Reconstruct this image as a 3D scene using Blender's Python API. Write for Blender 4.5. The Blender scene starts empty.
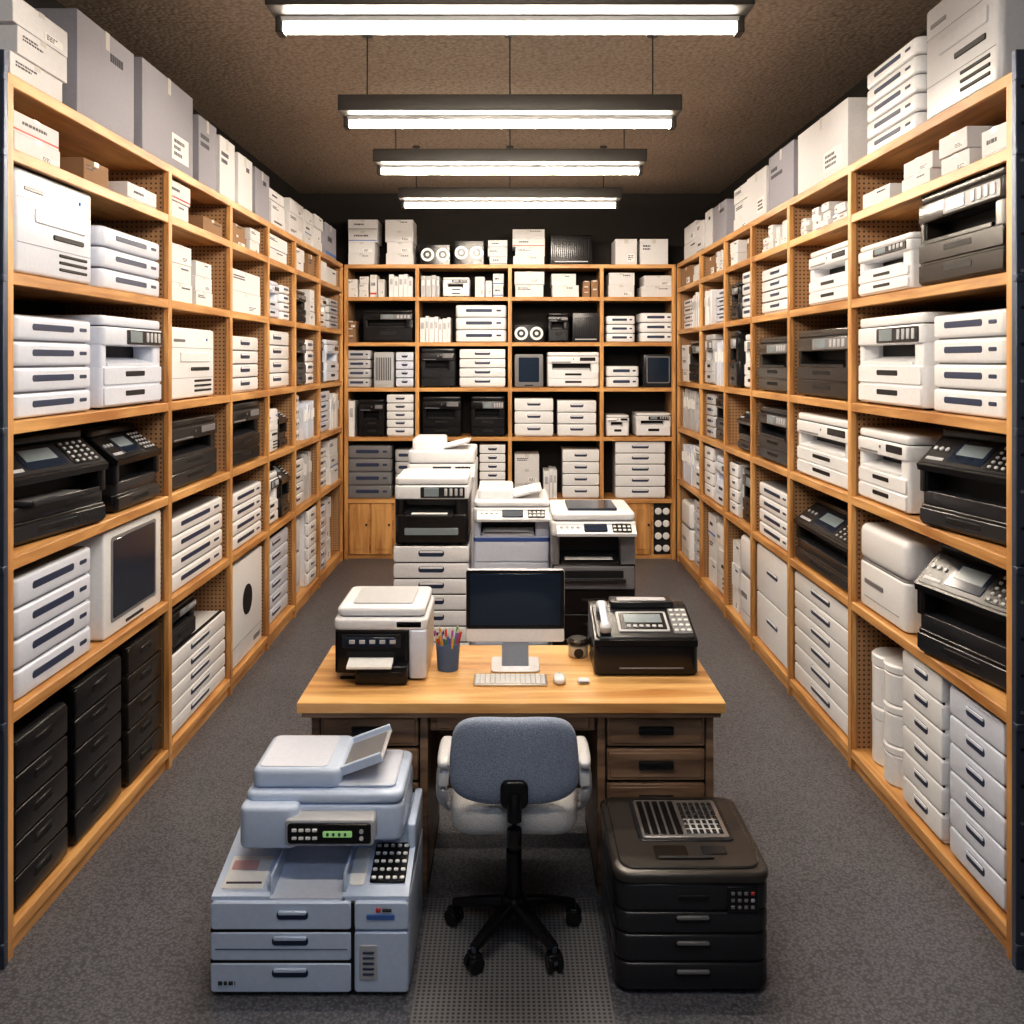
import bpy, bmesh, math, random
from mathutils import Matrix, Vector
random.seed(7)
scene=bpy.context.scene
H=2.02
try:
    scene.view_settings.view_transform='Standard'
    scene.view_settings.look='Medium High Contrast'
except Exception as e: print('LOOK',e)

# ------------------------------------------------------------------ materials
def newmat(name):
    m=bpy.data.materials.new(name); m.use_nodes=True
    nt=m.node_tree; b=nt.nodes['Principled BSDF']
    return m,nt,b
def plastic(name,col,rough=.4,var=.06,metal=0.0,scale=60,bump=.0):
    m,nt,b=newmat(name)
    tc=nt.nodes.new('ShaderNodeTexCoord')
    n=nt.nodes.new('ShaderNodeTexNoise'); n.inputs['Scale'].default_value=scale; n.inputs['Detail'].default_value=1
    nt.links.new(tc.outputs['Object'],n.inputs['Vector'])
    mx=nt.nodes.new('ShaderNodeMix'); mx.data_type='RGBA'
    mx.inputs[6].default_value=(*[c*(1-var) for c in col],1)
    mx.inputs[7].default_value=(*[min(1,c*(1+var)) for c in col],1)
    nt.links.new(n.outputs['Fac'],mx.inputs[0]); nt.links.new(mx.outputs[2],b.inputs['Base Color'])
    b.inputs['Roughness'].default_value=rough; b.inputs['Metallic'].default_value=metal
    if bump>0:
        bp=nt.nodes.new('ShaderNodeBump'); bp.inputs['Strength'].default_value=bump; bp.inputs['Distance'].default_value=.003
        nt.links.new(n.outputs['Fac'],bp.inputs['Height']); nt.links.new(bp.outputs['Normal'],b.inputs['Normal'])
    return m
def emis(name,col,st):
    m,nt,b=newmat(name)
    b.inputs['Base Color'].default_value=(*col,1)
    b.inputs['Emission Color'].default_value=(*col,1); b.inputs['Emission Strength'].default_value=st
    return m
def wood(name,c1,c2,scale,rough=.45):
    m,nt,b=newmat(name)
    tc=nt.nodes.new('ShaderNodeTexCoord'); mp=nt.nodes.new('ShaderNodeMapping'); mp.inputs['Scale'].default_value=scale
    n=nt.nodes.new('ShaderNodeTexNoise'); n.inputs['Scale'].default_value=3; n.inputs['Detail'].default_value=6; n.inputs['Distortion'].default_value=.6
    n2=nt.nodes.new('ShaderNodeTexNoise'); n2.inputs['Scale'].default_value=1.3; n2.inputs['Detail'].default_value=2
    cr=nt.nodes.new('ShaderNodeValToRGB'); cr.color_ramp.elements[0].position=.38; cr.color_ramp.elements[1].position=.64
    cr.color_ramp.elements[0].color=(*c1,1); cr.color_ramp.elements[1].color=(*c2,1)
    nt.links.new(tc.outputs['Object'],mp.inputs['Vector']); nt.links.new(mp.outputs['Vector'],n.inputs['Vector'])
    nt.links.new(tc.outputs['Object'],n2.inputs['Vector'])
    mt=nt.nodes.new('ShaderNodeMath'); mt.operation='MULTIPLY_ADD'; mt.inputs[1].default_value=.35
    nt.links.new(n2.outputs['Fac'],mt.inputs[0])
    mt2=nt.nodes.new('ShaderNodeMath'); mt2.operation='MULTIPLY'; mt2.inputs[1].default_value=.7
    nt.links.new(n.outputs['Fac'],mt2.inputs[0]); nt.links.new(mt2.outputs[0],mt.inputs[2])
    nt.links.new(mt.outputs[0],cr.inputs['Fac']); nt.links.new(cr.outputs['Color'],b.inputs['Base Color'])
    b.inputs['Roughness'].default_value=rough
    bp=nt.nodes.new('ShaderNodeBump'); bp.inputs['Strength'].default_value=.15; bp.inputs['Distance'].default_value=.002
    nt.links.new(n.outputs['Fac'],bp.inputs['Height']); nt.links.new(bp.outputs['Normal'],b.inputs['Normal'])
    return m
def pegboard(name,axes=('X','Z'),sc=42.0,c1=(.42,.25,.13),c2=(.08,.042,.022),thr=.05,rough=.6):
    m,nt,b=newmat(name)
    tc=nt.nodes.new('ShaderNodeTexCoord'); sp=nt.nodes.new('ShaderNodeSeparateXYZ'); nt.links.new(tc.outputs['Object'],sp.inputs[0])
    def mth(op,a,v=None):
        q=nt.nodes.new('ShaderNodeMath'); q.operation=op
        for i,s in enumerate((a,v)):
            if s is None: continue
            if isinstance(s,(int,float)): q.inputs[i].default_value=s
            else: nt.links.new(s,q.inputs[i])
        return q.outputs[0]
    r=[]
    for o in axes:
        f=mth('SUBTRACT',mth('FRACT',mth('MULTIPLY',sp.outputs[o],sc)),.5); r.append(mth('MULTIPLY',f,f))
    mask=mth('LESS_THAN',mth('ADD',r[0],r[1]),thr)
    mx=nt.nodes.new('ShaderNodeMix'); mx.data_type='RGBA'; mx.inputs[6].default_value=(*c1,1); mx.inputs[7].default_value=(*c2,1)
    nt.links.new(mask,mx.inputs[0]); nt.links.new(mx.outputs[2],b.inputs['Base Color']); b.inputs['Roughness'].default_value=rough
    return m

WHITE=plastic('white_plastic',(.84,.85,.88),.25)
WHITE2=plastic('cool_lit_white_plastic',(.70,.75,.87),.25)  # white with the bluish cast of cool light put into its colour
BLUEW=plastic('pale_blue_plastic',(.60,.70,.88),.24)
BEIGE=plastic('beige_plastic',(.62,.54,.42),.35)
LGREY=plastic('light_grey_plastic',(.50,.51,.54),.35)
GREY=plastic('grey_plastic',(.2,.2,.215),.4)
DGREY=plastic('dark_grey_plastic',(.024,.025,.030),.25)
BLACK=plastic('black_plastic',(.009,.009,.011),.24)
BROWNBLK=plastic('brown_black_plastic',(.022,.017,.014),.24)
TAUPE=plastic('taupe_plastic',(.050,.045,.042),.24)
SLOT=plastic('slot_black',(.006,.006,.008),.6)
NAVY=plastic('navy_slot',(.03,.045,.10),.5)
BLUE=plastic('blue_trim',(.05,.10,.32),.4)
CARTON=plastic('white_card',(.72,.72,.74),.8,bump=.1)
CARTON2=plastic('grey_card',(.34,.34,.39),.8,bump=.1)
CARTONB=plastic('brown_card',(.30,.18,.10),.85,bump=.1)
TAPE=plastic('tape',(.60,.59,.56),.3)
INK=plastic('printed_ink',(.05,.05,.07),.6)
INKR=plastic('red_print',(.55,.06,.05),.6)
PINK=plastic('pink_label',(.75,.45,.45),.6)
INKB=plastic('blue_print',(.08,.18,.5),.6)
SCREENG=emis('green_lcd',(.3,.55,.22),.35)
SCREEN=plastic('screen_glass',(.018,.030,.055),.12)
SCRB=plastic('lcd_grey',(.25,.3,.33),.2)
SILVER=plastic('silver_metal',(.6,.6,.62),.3,metal=.9)
STEEL=plastic('steel_post',(.10,.12,.17),.45,metal=.6)
HOUS=plastic('lamp_housing',(.035,.032,.03),.5)
PAPER=plastic('paper',(.85,.85,.85),.8)
FABRIC=plastic('chair_fabric',(.27,.32,.42),.95,var=.65,scale=260,bump=.6)
FABRIC2=plastic('seat_fabric',(.55,.55,.56),.95,var=.35,scale=260,bump=.6)
TUBE=emis('fluorescent_tube_warm',(1.0,.87,.71),112)
FILLTUBE=emis('added_fill_tube_cool',(.72,.84,1.0),62)  # cool tube for an added, unseen lamp that tints surfaces facing the camera
pa,pb=(.40,.18,.055),(.74,.42,.165)
WOODY=wood('pine_shelf_y',pa,pb,(6,.6,6))
WOODX=wood('pine_shelf_x',pa,pb,(.6,6,6))
WOODZ=wood('pine_upright',pa,pb,(6,6,.6))
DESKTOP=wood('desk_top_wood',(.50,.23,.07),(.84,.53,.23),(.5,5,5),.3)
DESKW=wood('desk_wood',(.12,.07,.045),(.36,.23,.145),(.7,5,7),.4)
PEGX=pegboard('pegboard_x',('X','Z')); PEGY=pegboard('pegboard_y',('Y','Z'))
MATM=pegboard('floor_mat_mesh',('X','Y'),60.0,(.20,.20,.21),(.05,.05,.055),.09,.4)
BACKP=plastic('dark_back_panel',(.02,.016,.015),.8)
WALLM=plastic('wall_paint_dark',(.03,.026,.024),.85,scale=40,bump=.3)

# ------------------------------------------------------------------ mesh builder
class MB:
    def __init__(s): s.v=[];s.f=[];s.m=[];s.mats=[];s.M=Matrix()
    def mi(s,mat):
        if mat not in s.mats: s.mats.append(mat)
        return s.mats.index(mat)
    def add(s,vs,fs,mat):
        o=len(s.v); k=s.mi(mat)
        for p in vs: s.v.append(s.M@Vector(p))
        for f in fs: s.f.append([o+i for i in f]); s.m.append(k)
    def box(s,x0,x1,y0,y1,z0,z1,mat,r=.003,b=.002,axis='z',seg=None):
        if x0>x1:x0,x1=x1,x0
        if y0>y1:y0,y1=y1,y0
        if z0>z1:z0,z1=z1,z0
        if axis=='z': U,V,W=(x0,x1),(y0,y1),(z0,z1); mp=lambda u,v,w:(u,v,w)
        elif axis=='y': U,V,W=(x0,x1),(z0,z1),(y0,y1); mp=lambda u,v,w:(u,w,v)
        else: U,V,W=(y0,y1),(z0,z1),(x0,x1); mp=lambda u,v,w:(w,u,v)
        m=min(U[1]-U[0],V[1]-V[0])/2
        r=min(r,m*.98); b=min(b,(W[1]-W[0])*.49,m*.9)
        if seg is None: seg=1 if r<.006 else (3 if r<.02 else 5)
        def ring(ins,w):
            rr=max(r-ins,0.0005); pts=[]
            u0,u1,v0,v1=U[0]+ins,U[1]-ins,V[0]+ins,V[1]-ins
            for cx,cy,a in ((u1-rr,v1-rr,0),(u0+rr,v1-rr,90),(u0+rr,v0+rr,180),(u1-rr,v0+rr,270)):
                for i in range(seg+1):
                    t=math.radians(a+90*i/seg); pts.append(mp(cx+rr*math.cos(t),cy+rr*math.sin(t),w))
            return pts
        n=1 if b<.006 else 3
        prof=[]
        for i in range(n+1):
            t=math.pi/2*i/n; prof.append((b*(1-math.sin(t)),W[0]+b*(1-math.cos(t))))
        prof+= [(i_,W[1]-(w_-W[0])) for i_,w_ in reversed(prof)]
        vs=[];N=4*(seg+1)
        for ins,w in prof: vs+=ring(ins,w)
        fs=[]
        for k in range(len(prof)-1):
            for i in range(N):
                j=(i+1)%N; fs.append((k*N+i,k*N+j,(k+1)*N+j,(k+1)*N+i))
        fs.append(tuple(range(N-1,-1,-1))); fs.append(tuple((len(prof)-1)*N+i for i in range(N)))
        s.add(vs,fs,mat)
    def prism(s,prof,x0,x1,mat):   # profile in (y,z)
        n=len(prof); vs=[(x0,p[0],p[1]) for p in prof]+[(x1,p[0],p[1]) for p in prof]
        fs=[tuple(range(n)),tuple(range(2*n-1,n-1,-1))]+[(i,(i+1)%n,n+(i+1)%n,n+i) for i in range(n)]
        s.add(vs,fs,mat)
    def cyl(s,c,r,h,mat,axis='z',r2=None,seg=20,bev=.0):
        if r2 is None:r2=r
        mp={'z':lambda a,b_,w:(c[0]+a,c[1]+b_,c[2]+w),'y':lambda a,b_,w:(c[0]+a,c[1]+w,c[2]+b_),'x':lambda a,b_,w:(c[0]+w,c[1]+a,c[2]+b_)}[axis]
        prof=[(r,0),(r2,h)] if bev==0 else [(r-bev,0),(r,bev),(r2,h-bev),(r2-bev,h)]
        vs=[]
        for rr,w in prof:
            for i in range(seg):
                t=2*math.pi*i/seg; vs.append(mp(rr*math.cos(t),rr*math.sin(t),w))
        fs=[]
        for k in range(len(prof)-1):
            for i in range(seg):
                j=(i+1)%seg; fs.append((k*seg+i,k*seg+j,(k+1)*seg+j,(k+1)*seg+i))
        fs.append(tuple(range(seg))); fs.append(tuple((len(prof)-1)*seg+i for i in range(seg)))
        s.add(vs,fs,mat)
    def tube(s,pts,rad,mat,seg=10,flat=1.0):
        pts=[Vector(p) for p in pts]
        P=[]
        for i in range(len(pts)-1):
            p0=pts[max(i-1,0)];p1=pts[i];p2=pts[i+1];p3=pts[min(i+2,len(pts)-1)]
            for k in range(4):
                t=k/4; P.append(.5*((2*p1)+(-p0+p2)*t+(2*p0-5*p1+4*p2-p3)*t*t+(-p0+3*p1-3*p2+p3)*t**3))
        P.append(pts[-1]); vs=[]; n=len(P)
        up=Vector((0,0,1)); prev=Vector((1,0,0))
        for i,p in enumerate(P):
            t=(P[min(i+1,n-1)]-P[max(i-1,0)]).normalized()
            a=t.cross(up)
            if a.length<.05: a=t.cross(Vector((0,1,0))) if i==0 else prev
            a.normalize(); prev=a; b_=a.cross(t).normalized()
            rr=rad if not isinstance(rad,(list,tuple)) else rad[0]+(rad[1]-rad[0])*i/(n-1)
            for k in range(seg):
                q=2*math.pi*k/seg; vs.append(p+a*rr*math.cos(q)*flat+b_*rr*math.sin(q))
        fs=[]
        for i in range(n-1):
            for k in range(seg):
                j=(k+1)%seg; fs.append((i*seg+k,i*seg+j,(i+1)*seg+j,(i+1)*seg+k))
        fs.append(tuple(range(seg))); fs.append(tuple((n-1)*seg+k for k in range(seg)))
        s.add(vs,fs,mat)
    def pillow(s,c,a,b,h,e1,e2,mat,plane='xz',fn=None,nu=40,nv=20):
        def sp(x,e): return math.copysign(abs(x)**e,x)
        vs=[]
        for j in range(1,nv):
            ph=-math.pi/2+math.pi*j/nv
            for i in range(nu):
                th=2*math.pi*i/nu
                u=a*sp(math.cos(ph),e1)*sp(math.cos(th),e2); v=b*sp(math.cos(ph),e1)*sp(math.sin(th),e2); w=h*sp(math.sin(ph),e1)
                p=Vector((u,w,v)) if plane=='xz' else Vector((u,v,w))
                if fn: p=fn(p)
                vs.append(Vector(c)+p)
        top=Vector((0,h,0)) if plane=='xz' else Vector((0,0,h))
        t1=fn(-top) if fn else -top; t2=fn(top.copy()) if fn else top
        vs+= [Vector(c)+t1,Vector(c)+t2]; fs=[]; R=nv-1
        for j in range(R-1):
            for i in range(nu):
                k=(i+1)%nu; fs.append((j*nu+i,j*nu+k,(j+1)*nu+k,(j+1)*nu+i))
        for i in range(nu):
            k=(i+1)%nu; fs.append((R*nu,k,i)); fs.append((R*nu+1,(R-1)*nu+i,(R-1)*nu+k))
        s.add(vs,fs,mat)
    def make(s,name,loc=(0,0,0),rz=0,parent=None,sharp=38):
        me=bpy.data.meshes.new(name)
        me.from_pydata([tuple(v) for v in s.v],[],s.f)
        for m in s.mats: me.materials.append(m)
        for p,k in zip(me.polygons,s.m): p.material_index=k; p.use_smooth=True
        bm=bmesh.new(); bm.from_mesh(me); bmesh.ops.recalc_face_normals(bm,faces=bm.faces); bm.to_mesh(me); bm.free()
        me.set_sharp_from_angle(angle=math.radians(sharp))
        o=bpy.data.objects.new(name,me); scene.collection.objects.link(o)
        o.location=loc; o.rotation_euler=(0,0,rz)
        if parent: o.parent=parent
        return o
def slopeM(base,y0,z0,y1,z1):
    d=Vector((0,y1-y0,z1-z0)); L=d.length; d.normalize(); n=Vector((1,0,0)).cross(d)
    M=Matrix(((1,0,0,0),(0,d.y,n.y,y0),(0,d.z,n.z,z0),(0,0,0,1)))
    return base@M,L

# ------------------------------------------------------------------ item generators (front at y=0 facing -Y, width centred, z from 0)
def keypad(mb,x,y,z,w,h,mat,btn,nx=3,ny=4):
    mb.box(x,x+w,y,y+h,z-.002,z+.003,mat,r=.004)
    for i in range(nx):
        for j in range(ny):
            bx=x+w*(i+.5)/nx; by=y+h*(j+.5)/ny; q=min(w/nx,h/ny)*.32
            mb.box(bx-q,bx+q,by-q*.8,by+q*.8,z,z+.007,btn,r=q*.4,b=.001)
def printbars(mb,x0,x1,z0,z1,n=3,mat=None,y=-.0012):
    mat=mat or INK
    for i in range(n):
        zz=z1-(z1-z0)*(i+.5)/n; t=(z1-z0)/n*.28; L=(x1-x0)*random.uniform(.5,1)
        x=x0
        while x<x0+L:
            l=random.uniform(.006,.022); mb.box(x,min(x+l,x0+L),y,.002,zz-t,zz+t,mat,r=.0003,b=.0003); x+=l+.005
def drawers(mb,w,d,h,n,c,slot=SLOT,r=.014,dark=GREY,wide=.34):
    x=w/2; base=.015
    mb.box(-x+.006,x-.006,.008,d,base*.2,h-.004,c,r=.012,b=.006)
    for fx in(-x+.03,x-.05):
        for fy in(.03,d-.05): mb.box(fx,fx+.02,fy,fy+.02,0,.01,SLOT)
    g=.007; dh=(h-base)/n
    for i in range(n):
        z0=base+i*dh; z1=z0+dh-g
        mb.box(-x,x,-.004,.03,z0,z1,c,r=r,b=.006,axis='y')
        mb.box(-x+.008,x-.008,.0065,.03,z1-.002,z1+g+.002,SLOT,r=.001,b=.001)
        hw=w*wide/2; zc=z0+dh*.56; hh=min(.018,dh*.2)
        mb.box(-hw,hw,-.0055,.01,zc-hh,zc+hh,slot,r=hh*.8,b=.001,axis='y')
        mb.box(-hw*.9,hw*.9,-.010,-.002,zc+hh*.2,zc+hh*.9,c,r=.002,b=.001,axis='y')
    mb.box(-x,x,-.004,d,h-.02,h,c,r=.02,b=.008)
def traystack(mb,w,d,h,n,c,slot=NAVY):
    x=w/2; dh=h/n
    for i in range(n):
        z0=i*dh
        mb.box(-x,x,0,d,z0+.004,z0+dh-.003,c,r=.035,b=.012)
        mb.box(-x+.02,x-.02,.015,d-.02,z0,z0+dh,GREY,r=.02,b=.002)
        zc=z0+dh*.55; hh=dh*.13
        mb.box(-w*.30,w*.22,-.0015,.01,zc-hh,zc+hh,slot,r=hh*.8,b=.001,axis='y')
        mb.box(w*.30,w*.40,-.0015,.01,zc-hh*.6,zc+hh*.6,slot,r=hh*.5,b=.001,axis='y')
def laser(mb,w,d,h,c,c2=None,trays=2,mid=SLOT,panel=DGREY,top=None):
    c2=c2 or c; x=w/2; zt=h*.46; zs=h*.68; top=top or c
    mb.box(-x,x,0,d,.008,zt,c,r=.022,b=.008)
    for fx in(-x+.03,x-.06): mb.box(fx,fx+.03,.03,.06,0,.012,SLOT); mb.box(fx,fx+.03,d-.06,d-.03,0,.012,SLOT)
    dh=(zt-.012)/trays
    for i in range(trays):
        z0=.012+i*dh
        mb.box(-x+.012,x-.012,-.006,.02,z0+.004,z0+dh-.005,c,r=.008,b=.003,axis='y')
        mb.box(-w*.16,w*.16,-.008,.0,z0+dh*.45,z0+dh*.72,mid,r=.006,b=.001,axis='y')
    mb.box(-x+.03,x-.03,.10,d-.01,zt-.01,zs+.01,mid)
    mb.box(-x,-x+.05,.004,d,zt-.006,zs+.006,c,r=.012); mb.box(x-.05-w*.06,x,.004,d,zt-.006,zs+.006,c,r=.012)
    mb.prism([(.0,zt-.002),(.0,zt+.012),(.11,zt+(zs-zt)*.45),(.11,zt-.002)],-x+.05,x-.06-w*.06,c2)
    mb.box(-x-.002,x+.002,-.008,d,zs,h*.88,top,r=.024,b=.008)
    mb.box(-x+.008,x-.008,.006,d-.005,h*.87,h*.895,mid,r=.02)
    mb.box(-x,x,.0,d,h*.89,h,top,r=.028,b=.012)
    v=random.random()
    if v<.5:
        mb.box(-x*.3,x-.02,-.012,.0,zs+.008,h*.86,panel,r=.006,b=.002,axis='y')
        mb.box(-x*.2,x*.2,-.0145,-.008,zs+.016,h*.85,SCRB,r=.002,axis='y')
        for i in range(4):
            bx=x*.35+i*x*.14; mb.box(bx,bx+x*.08,-.0155,-.008,zs+.02,h*.84,LGREY,r=.003,axis='y')
    else:
        mb.box(x*.25,x*.85,-.011,.0,zs+(h*.88-zs)*.35,h*.85,panel,r=.006,b=.002,axis='y')
        mb.box(-x*.85,-x*.1,-.010,.0,zs+.008,zs+.018,GREY,r=.003,axis='y')
        mb.cyl((x*.0,-.011,zs+(h*.88-zs)*.6),.007,.01,GREY,axis='y',seg=12)
def tower(mb,w,d,h,c):
    x=w/2
    mb.box(-x,x,0,d,.006,h,c,r=.03,b=.015)
    mb.box(-x+.03,x-.03,.03,d-.03,0,.01,SLOT)
    mb.box(-x+.02,x-.02,-.002,.02,h*.30,h*.305,GREY); mb.box(-x+.02,x-.02,-.002,.02,h*.72,h*.725,GREY)
    for k,zz in enumerate((.10,.17,.24)): mb.box(x*.05,x*.8,-.004,.01,h*zz,h*zz+h*.03,SLOT,r=.003,axis='y')
    mb.box(-x*.1,x*.7,-.005,.01,h*.40,h*.45,SLOT,r=.006,axis='y')
    mb.box(-x*.8,-x*.35,-.003,.01,h*.80,h*.84,GREY,r=.004,axis='y')
    mb.box(-x*.55,x*.75,-.006,.01,h*.52,h*.66,c,r=.01,b=.004,axis='y')
    mb.cyl((x*.6,-.004,h*.85),.008,.01,INKB,axis='y',seg=12)
def inkjet(mb,w,d,h,c,c2=None,acc=LGREY,tray=True):
    c2=c2 or c; x=w/2; zl=h*.36; zm=h*.56
    for fx in(-x+.03,x-.06): mb.box(fx,fx+.03,.03,.06,0,.012,SLOT); mb.box(fx,fx+.03,d-.06,d-.03,0,.012,SLOT)
    mb.box(-x,x,.0,d,.008,zl*.62,c,r=.03,b=.008)
    mb.box(-x+.015,x-.015,-.006,.02,.018,zl*.52,c2,r=.01,b=.003,axis='y')
    mb.box(-w*.18,w*.18,-.008,0,zl*.26,zl*.42,SLOT,r=.006,axis='y')
    mb.box(-x+.006,x-.006,.006,d,zl*.6,zl,c2,r=.028,b=.006)
    mb.box(-x+.04,x-.04,.09,d-.01,zl-.01,zm+.02,SLOT)
    mb.box(-x,-x+.045,.0,d,zl-.006,zm+.02,c,r=.014); mb.box(x-.045,x,.0,d,zl-.006,zm+.02,c,r=.014)
    if tray:
        mb.box(-x*.62,x*.62,-.05,.10,zl,zl+.010,c2,r=.012,b=.003)
        mb.box(-x*.62,x*.62,-.05,-.038,zl,zl+.024,c2,r=.004)
        mb.box(-x*.5,x*.5,-.02,.12,zl+.011,zl+.014,GREY,r=.001,b=.001)
    mb.prism([(-.004,zm),(-.010,zm+h*.06),(d*.30,h*.90),(d-.01,h*.90),(d,zm)],-x,x,c)
    M0=mb.M.copy(); mb.M,L=slopeM(M0,-.010,zm+h*.06,d*.30,h*.90)
    mb.box(-x+.012,x-.012,.012,L-.01,-.002,.003,c2,r=.012,b=.002)
    mb.box(-x*.45,x*.28,L*.2,L*.85,0,.006,SCREEN,r=.006)
    mb.box(-x*.36,x*.20,L*.42,L*.78,.004,.0075,SCRB,r=.002)
    keypad(mb,x*.38,L*.15,.004,x*.52,L*.72,c,acc,4,5)
    for i in range(3): mb.cyl((-x*.86+i*x*.13,L*.55,.003),.010,.006,acc,seg=12)
    mb.box(-x*.90,-x*.52,L*.18,L*.28,.002,.006,acc,r=.003)
    mb.M=M0
    mb.box(-x,x,d*.26,d,h*.885,h*.985,c,r=.03,b=.012)
    mb.box(-x*.7,x*.7,d*.45,d*.8,h*.98,h,c2,r=.02,b=.004)
def cover(mb,w,d,h,c):
    x=w/2
    mb.box(-x,x,0,d,.006,h*.55,c,r=.04,b=.012); mb.box(-x+.03,x-.03,.03,d-.03,0,.01,SLOT)
    mb.box(-x+.006,x-.006,.006,d-.006,h*.54,h*.57,GREY,r=.036)
    mb.box(-x,x,0,d,h*.56,h,c,r=.045,b=.035)
    mb.box(-x*.7,x*.1,-.003,.01,h*.30,h*.36,GREY,r=.006,axis='y'); mb.box(-x*.75,x*.75,-.002,.02,h*.14,h*.15,GREY)
def framed(mb,w,d,h,c,p=SCREEN):
    x=w/2
    mb.box(-x,x,0,d,.004,h,c,r=.018,b=.01,axis='y'); mb.box(-x+.03,x-.03,.03,d-.03,0,.01,SLOT)
    mb.box(-x*.72,x*.72,-.004,.01,h*.16,h*.9,p,r=.012,b=.003,axis='y')
    mb.box(-x*.78,x*.78,-.002,.01,h*.13,h*.93,GREY,r=.016,b=.001,axis='y')
    mb.box(-x*.3,x*.3,-.003,.01,h*.05,h*.08,SLOT,r=.004,axis='y')
def ovalbox(mb,w,d,h,c):   # tall white cabinet with dark oval emblem window
    x=w/2
    mb.box(-x,x,0,d,.006,h,c,r=.02,b=.008); mb.box(-x+.03,x-.03,.03,d-.03,0,.01,SLOT)
    mb.box(-x*.28,x*.28,-.004,.01,h*.42,h*.72,SLOT,r=x*.27,b=.001,axis='y',seg=8)
    mb.box(-x+.02,x-.02,-.002,.02,h*.2,h*.205,GREY); mb.box(x*.4,x*.8,-.003,.01,h*.08,h*.13,GREY,r=.004,axis='y')
def carton(mb,w,d,h,c,style=None):
    x=w/2; st=random.random() if style is None else style
    mb.box(-x,x,0,d,0,h,c,r=.002,b=.002)
    mb.box(-.02,.02,-.0008,d+.0008,h-.002,h+.0008,TAPE,r=.001,b=.0003); mb.box(-.02,.02,-.0009,.002,h*.82,h,TAPE,r=.001,b=.0003)
    mb.box(-x+.002,x-.002,d*.5-.001,d*.5+.001,h-.001,h+.0012,GREY,r=.0003,b=.0002)
    if st<.35: printbars(mb,-x*.8,x*.2,h*.55,h*.78,2)
    elif st<.6:
        mb.box(x*.1,x*.8,-.001,.002,h*.12,h*.42,PAPER,r=.001,b=.0005); printbars(mb,x*.18,x*.7,h*.16,h*.38,3,y=-.0018)
    elif st<.8:
        mb.box(-x*.98,x*.98,-.001,.002,h*.12,h*.2,random.choice([INKB,GREY,INKR]),r=.001,b=.0005); printbars(mb,-x*.6,x*.6,h*.45,h*.7,1)
    else: printbars(mb,x*.1,x*.8,h*.7,h*.85,1)
def cartonstack(mb,w,d,h,c,n):
    z=0; M0=mb.M.copy()
    for i in range(n):
        hh=h/n; ww=w*random.uniform(.88,.99); mb.M=M0@Matrix.Translation((random.uniform(-1,1)*(w-ww)/2,random.uniform(0,.02),z))
        carton(mb,ww,d*.95,hh-.0015,c,random.random()); z+=hh
    mb.M=M0
def bgroup(mb,w,d,h,c):
    x=-w/2
    while x<w/2-.03:
        t=random.uniform(.035,.06); t=min(t,w/2-x); hh=h*random.uniform(.86,1)
        mb.box(x+.001,x+t-.001,random.uniform(0,.015),d*.9,0,hh,c,r=.003)
        mb.box(x+t*.25,x+t*.75,.001,.03,hh*.55,hh*.8,PAPER if c is not WHITE else LGREY,r=.001)
        x+=t
def speakers(mb,w,d,h,c=WHITE):
    x=w/2; mb.box(-x,x,0,d,0,h,BLACK,r=.01)
    for s_ in(-1,1):
        cx=s_*w*.25; R=min(w*.22,h*.42)
        mb.cyl((cx,-.006,h*.5),R,.02,c,axis='y',seg=28,bev=.004); mb.cyl((cx,-.010,h*.5),R*.62,.02,DGREY,axis='y',seg=24); mb.cyl((cx,-.016,h*.5),R*.28,.02,c,axis='y',seg=18,bev=.004)
def canisters(mb,w,d,h,c):
    for cx,cy,R,lev in((-w*.22,.13,w*.25,2),(w*.25,.09,w*.22,3),(w*.10,.34,w*.24,2)):
        z=0
        for i in range(lev):
            hh=h/lev*(1.0 if i<lev-1 or lev==3 else .9)
            mb.cyl((cx,cy,z),R*.97,hh*.78,c,seg=32,bev=.01); mb.cyl((cx,cy,z+hh*.76),R,hh*.22,c,seg=32,bev=.008)
            mb.cyl((cx,cy,z+hh*.73),R*.9,hh*.05,GREY,seg=32); z+=hh*.975
def smallset(mb,w,d,h,c):
    x=-w/2
    while x<w/2-.05:
        t=min(random.uniform(.07,.13),w/2-x); n=random.randint(1,3); hh=h*random.uniform(.55,1); M0=mb.M.copy(); mb.M=M0@Matrix.Translation((x+t/2,random.uniform(0,.03),0))
        cartonstack(mb,t-.006,d*.6,hh,c,n); mb.M=M0; x+=t
def grille(mb,w,d,h,c):
    x=w/2; mb.box(-x,x,0,d,.0,h,c,r=.012,b=.006,axis='y')
    n=int(w/.022)
    for i in range(n):
        xx=-x+.02+i*(w-.04)/n; mb.box(xx,xx+.008,-.003,.01,h*.2,h*.85,SLOT,r=.002,axis='y')
    mb.box(-x*.8,x*.8,-.004,.01,h*.08,h*.12,LGREY,r=.002,axis='y')

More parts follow.
